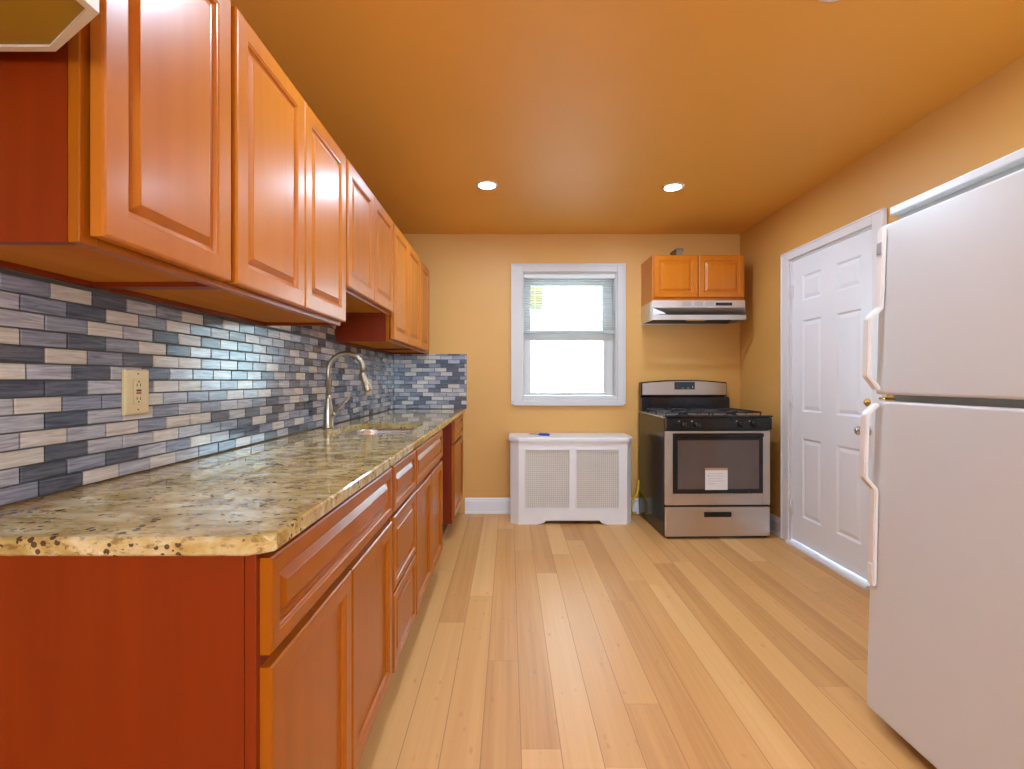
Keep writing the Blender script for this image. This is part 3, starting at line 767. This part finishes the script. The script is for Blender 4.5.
for x0 in (1.400, 1.496, 1.584):
    for i in range(4): obj('vent_slot', box(BM(), x0, x0 + .07, hf - .0012, hf - .0002, 1.768 + i * .009, 1.772 + i * .009), M['ink'], hd)
obj('switch_plate', box(BM(), 1.668, 1.800, hf - .003, hf - .0002, 1.768, 1.792, .001), M['black'], hd, label='black switch strip')
b = BM(); box(b, 1.418, 1.468, 4.02, YB - .001, hzt + .0005, hzt + .105, .003); box(b, 1.410, 1.476, 4.015, YB - .001, hzt + .085, hzt + .098, .002)
single('duct_stub', b, M['duct'], 'small grey metal duct stub standing on the hood cabinet', 'duct')

# ================================================================= FRIDGE
FA = math.radians(1.7)
fr = thing('refrigerator', 'white top-freezer refrigerator with ivory angled handles at right', 'refrigerator', (1.225, 1.27, .012))
DT, DB = 1.683, .036; GM = 1.095
y0, y1 = .895, 1.636
o0 = ROOT[fr.name] = (0, 0, 0)      # parts below are written in the fridge's own frame
fy0, fy1 = y0 - 1.27, y1 - 1.27
b = BM(); box(b, .072, .70, fy0 + .004, fy1 - .004, .055, 1.748, .006); obj('body', b, M['fridge'], fr)
b = BM(); box(b, .030, .0715, fy0 + .004, fy1 - .004, 1.720, 1.748, .004); obj('top_trim', b, M['fridge'], fr)
b = BM(); box(b, .058, .0715, fy0 + .012, fy1 - .010, .07, 1.7195); obj('gasket', b, M['fridgeg'], fr, label='grey door gasket')
def rounded_door(z0, z1):
    b = BM(); box(b, 0, .057, fy0, fy1, z0, z1, .010, 4); return b
d1 = obj('freezer_door', rounded_door(GM + .012, DT), M['fridge'], fr, smooth=False)
d2 = obj('fridge_door', rounded_door(DB, GM - .010), M['fridge'], fr)
def handle(pts, w, par):
    """flat moulded bar following (x, z) points; its lower outline is offset inward"""
    k = BM(); yA, yB_ = fy1 - .040, fy1 - .012; t = .014
    up = [Vector((p[0], 0, p[1])) for p in pts]; inn = []
    for i, p in enumerate(up):
        dv = (up[min(i + 1, len(up) - 1)] - up[max(i - 1, 0)]).normalized(); nrm = Vector((-dv.z, 0, dv.x))
        if nrm.x < 0: nrm = -nrm
        inn.append(p + nrm * t)
    prism(k, [(p.x, p.z) for p in up] + [(p.x, p.z) for p in inn[::-1]], yA, yB_, 'y', .003)
    return obj('handle', k, M['handle'], par, label='ivory angled pull handle')
h1 = handle([(-.016, 1.665), (-.018, 1.40), (-.055, 1.362), (-.055, 1.168), (-.016, GM + .024)], .028, d1)
h2 = handle([(-.016, GM - .016), (-.055, 1.038), (-.055, .825), (-.018, .785), (-.016, .462)], .028, d2)
for (z0, z1, h) in ((1.58, 1.62, h1), (.50, .535, h2)):
    obj('end_cap', box(BM(), -.0195, -.0165, fy1 - .036, fy1 - .016, z0, z1, .001), M['ink'] if h is h1 else M['handle'], h)
b = BM(); box(b, .010, .05, fy1 - .030, fy1 - .006, GM - .006, GM + .002, .002); obj('hinge', b, M['brass'], fr, label='brass hinge bracket')
for x, z in ((.10, -.009), (.62, .0068)):
    for y in (fy0 + .08, fy1 - .08): obj('foot', lathe(BM(), [(.02, z), (.02, z + .012), (.01, z + .014), (.01, .056)], (x, y, 0), 'z', 12), M['blackm'], fr)
b = BM(); box(b, .06, .071, fy0 + .02, fy1 - .02, .02, .0545); obj('toe_grille', b, M['blackm'], fr)
fr.rotation_euler = (0, FA, 0)

# ================================================================= CEILING LIGHTS
LBL = ['recessed ceiling light nearest the back wall, left of the pair', 'recessed ceiling light nearest the back wall, right of the pair',
       'recessed ceiling light at the upper edge, above the counter side', 'recessed ceiling light at the upper edge, above the right half of the room']
cl = thing('ceiling_light', LBL[0], 'ceiling light', (LIGHTS[0][0], LIGHTS[0][1], ZC), 'recessed ceiling lights')
c = (LIGHTS[0][0], LIGHTS[0][1], ZC)
k = BM(); lathe(k, [(.050, -.0005), (.050, -.004), (.056, -.007), (.070, -.004), (.073, -.0005)], c, 'z', 40); p1 = obj('trim_ring', k, M['white'], cl, smooth=True)
k = BM(); lathe(k, [(0, -.0045), (.049, -.0045), (.049, -.0006), (0, -.0006)], c, 'z', 40); p2 = obj('lens', k, M['lens'], cl)
for i, (x, y) in enumerate(LIGHTS[1:]):
    r = cl.copy(); COL.objects.link(r); r.location = (x, y, ZC); r['label'] = LBL[i + 1]
    for ch in (p1, p2):
        q = ch.copy(); COL.objects.link(q); q.parent = r
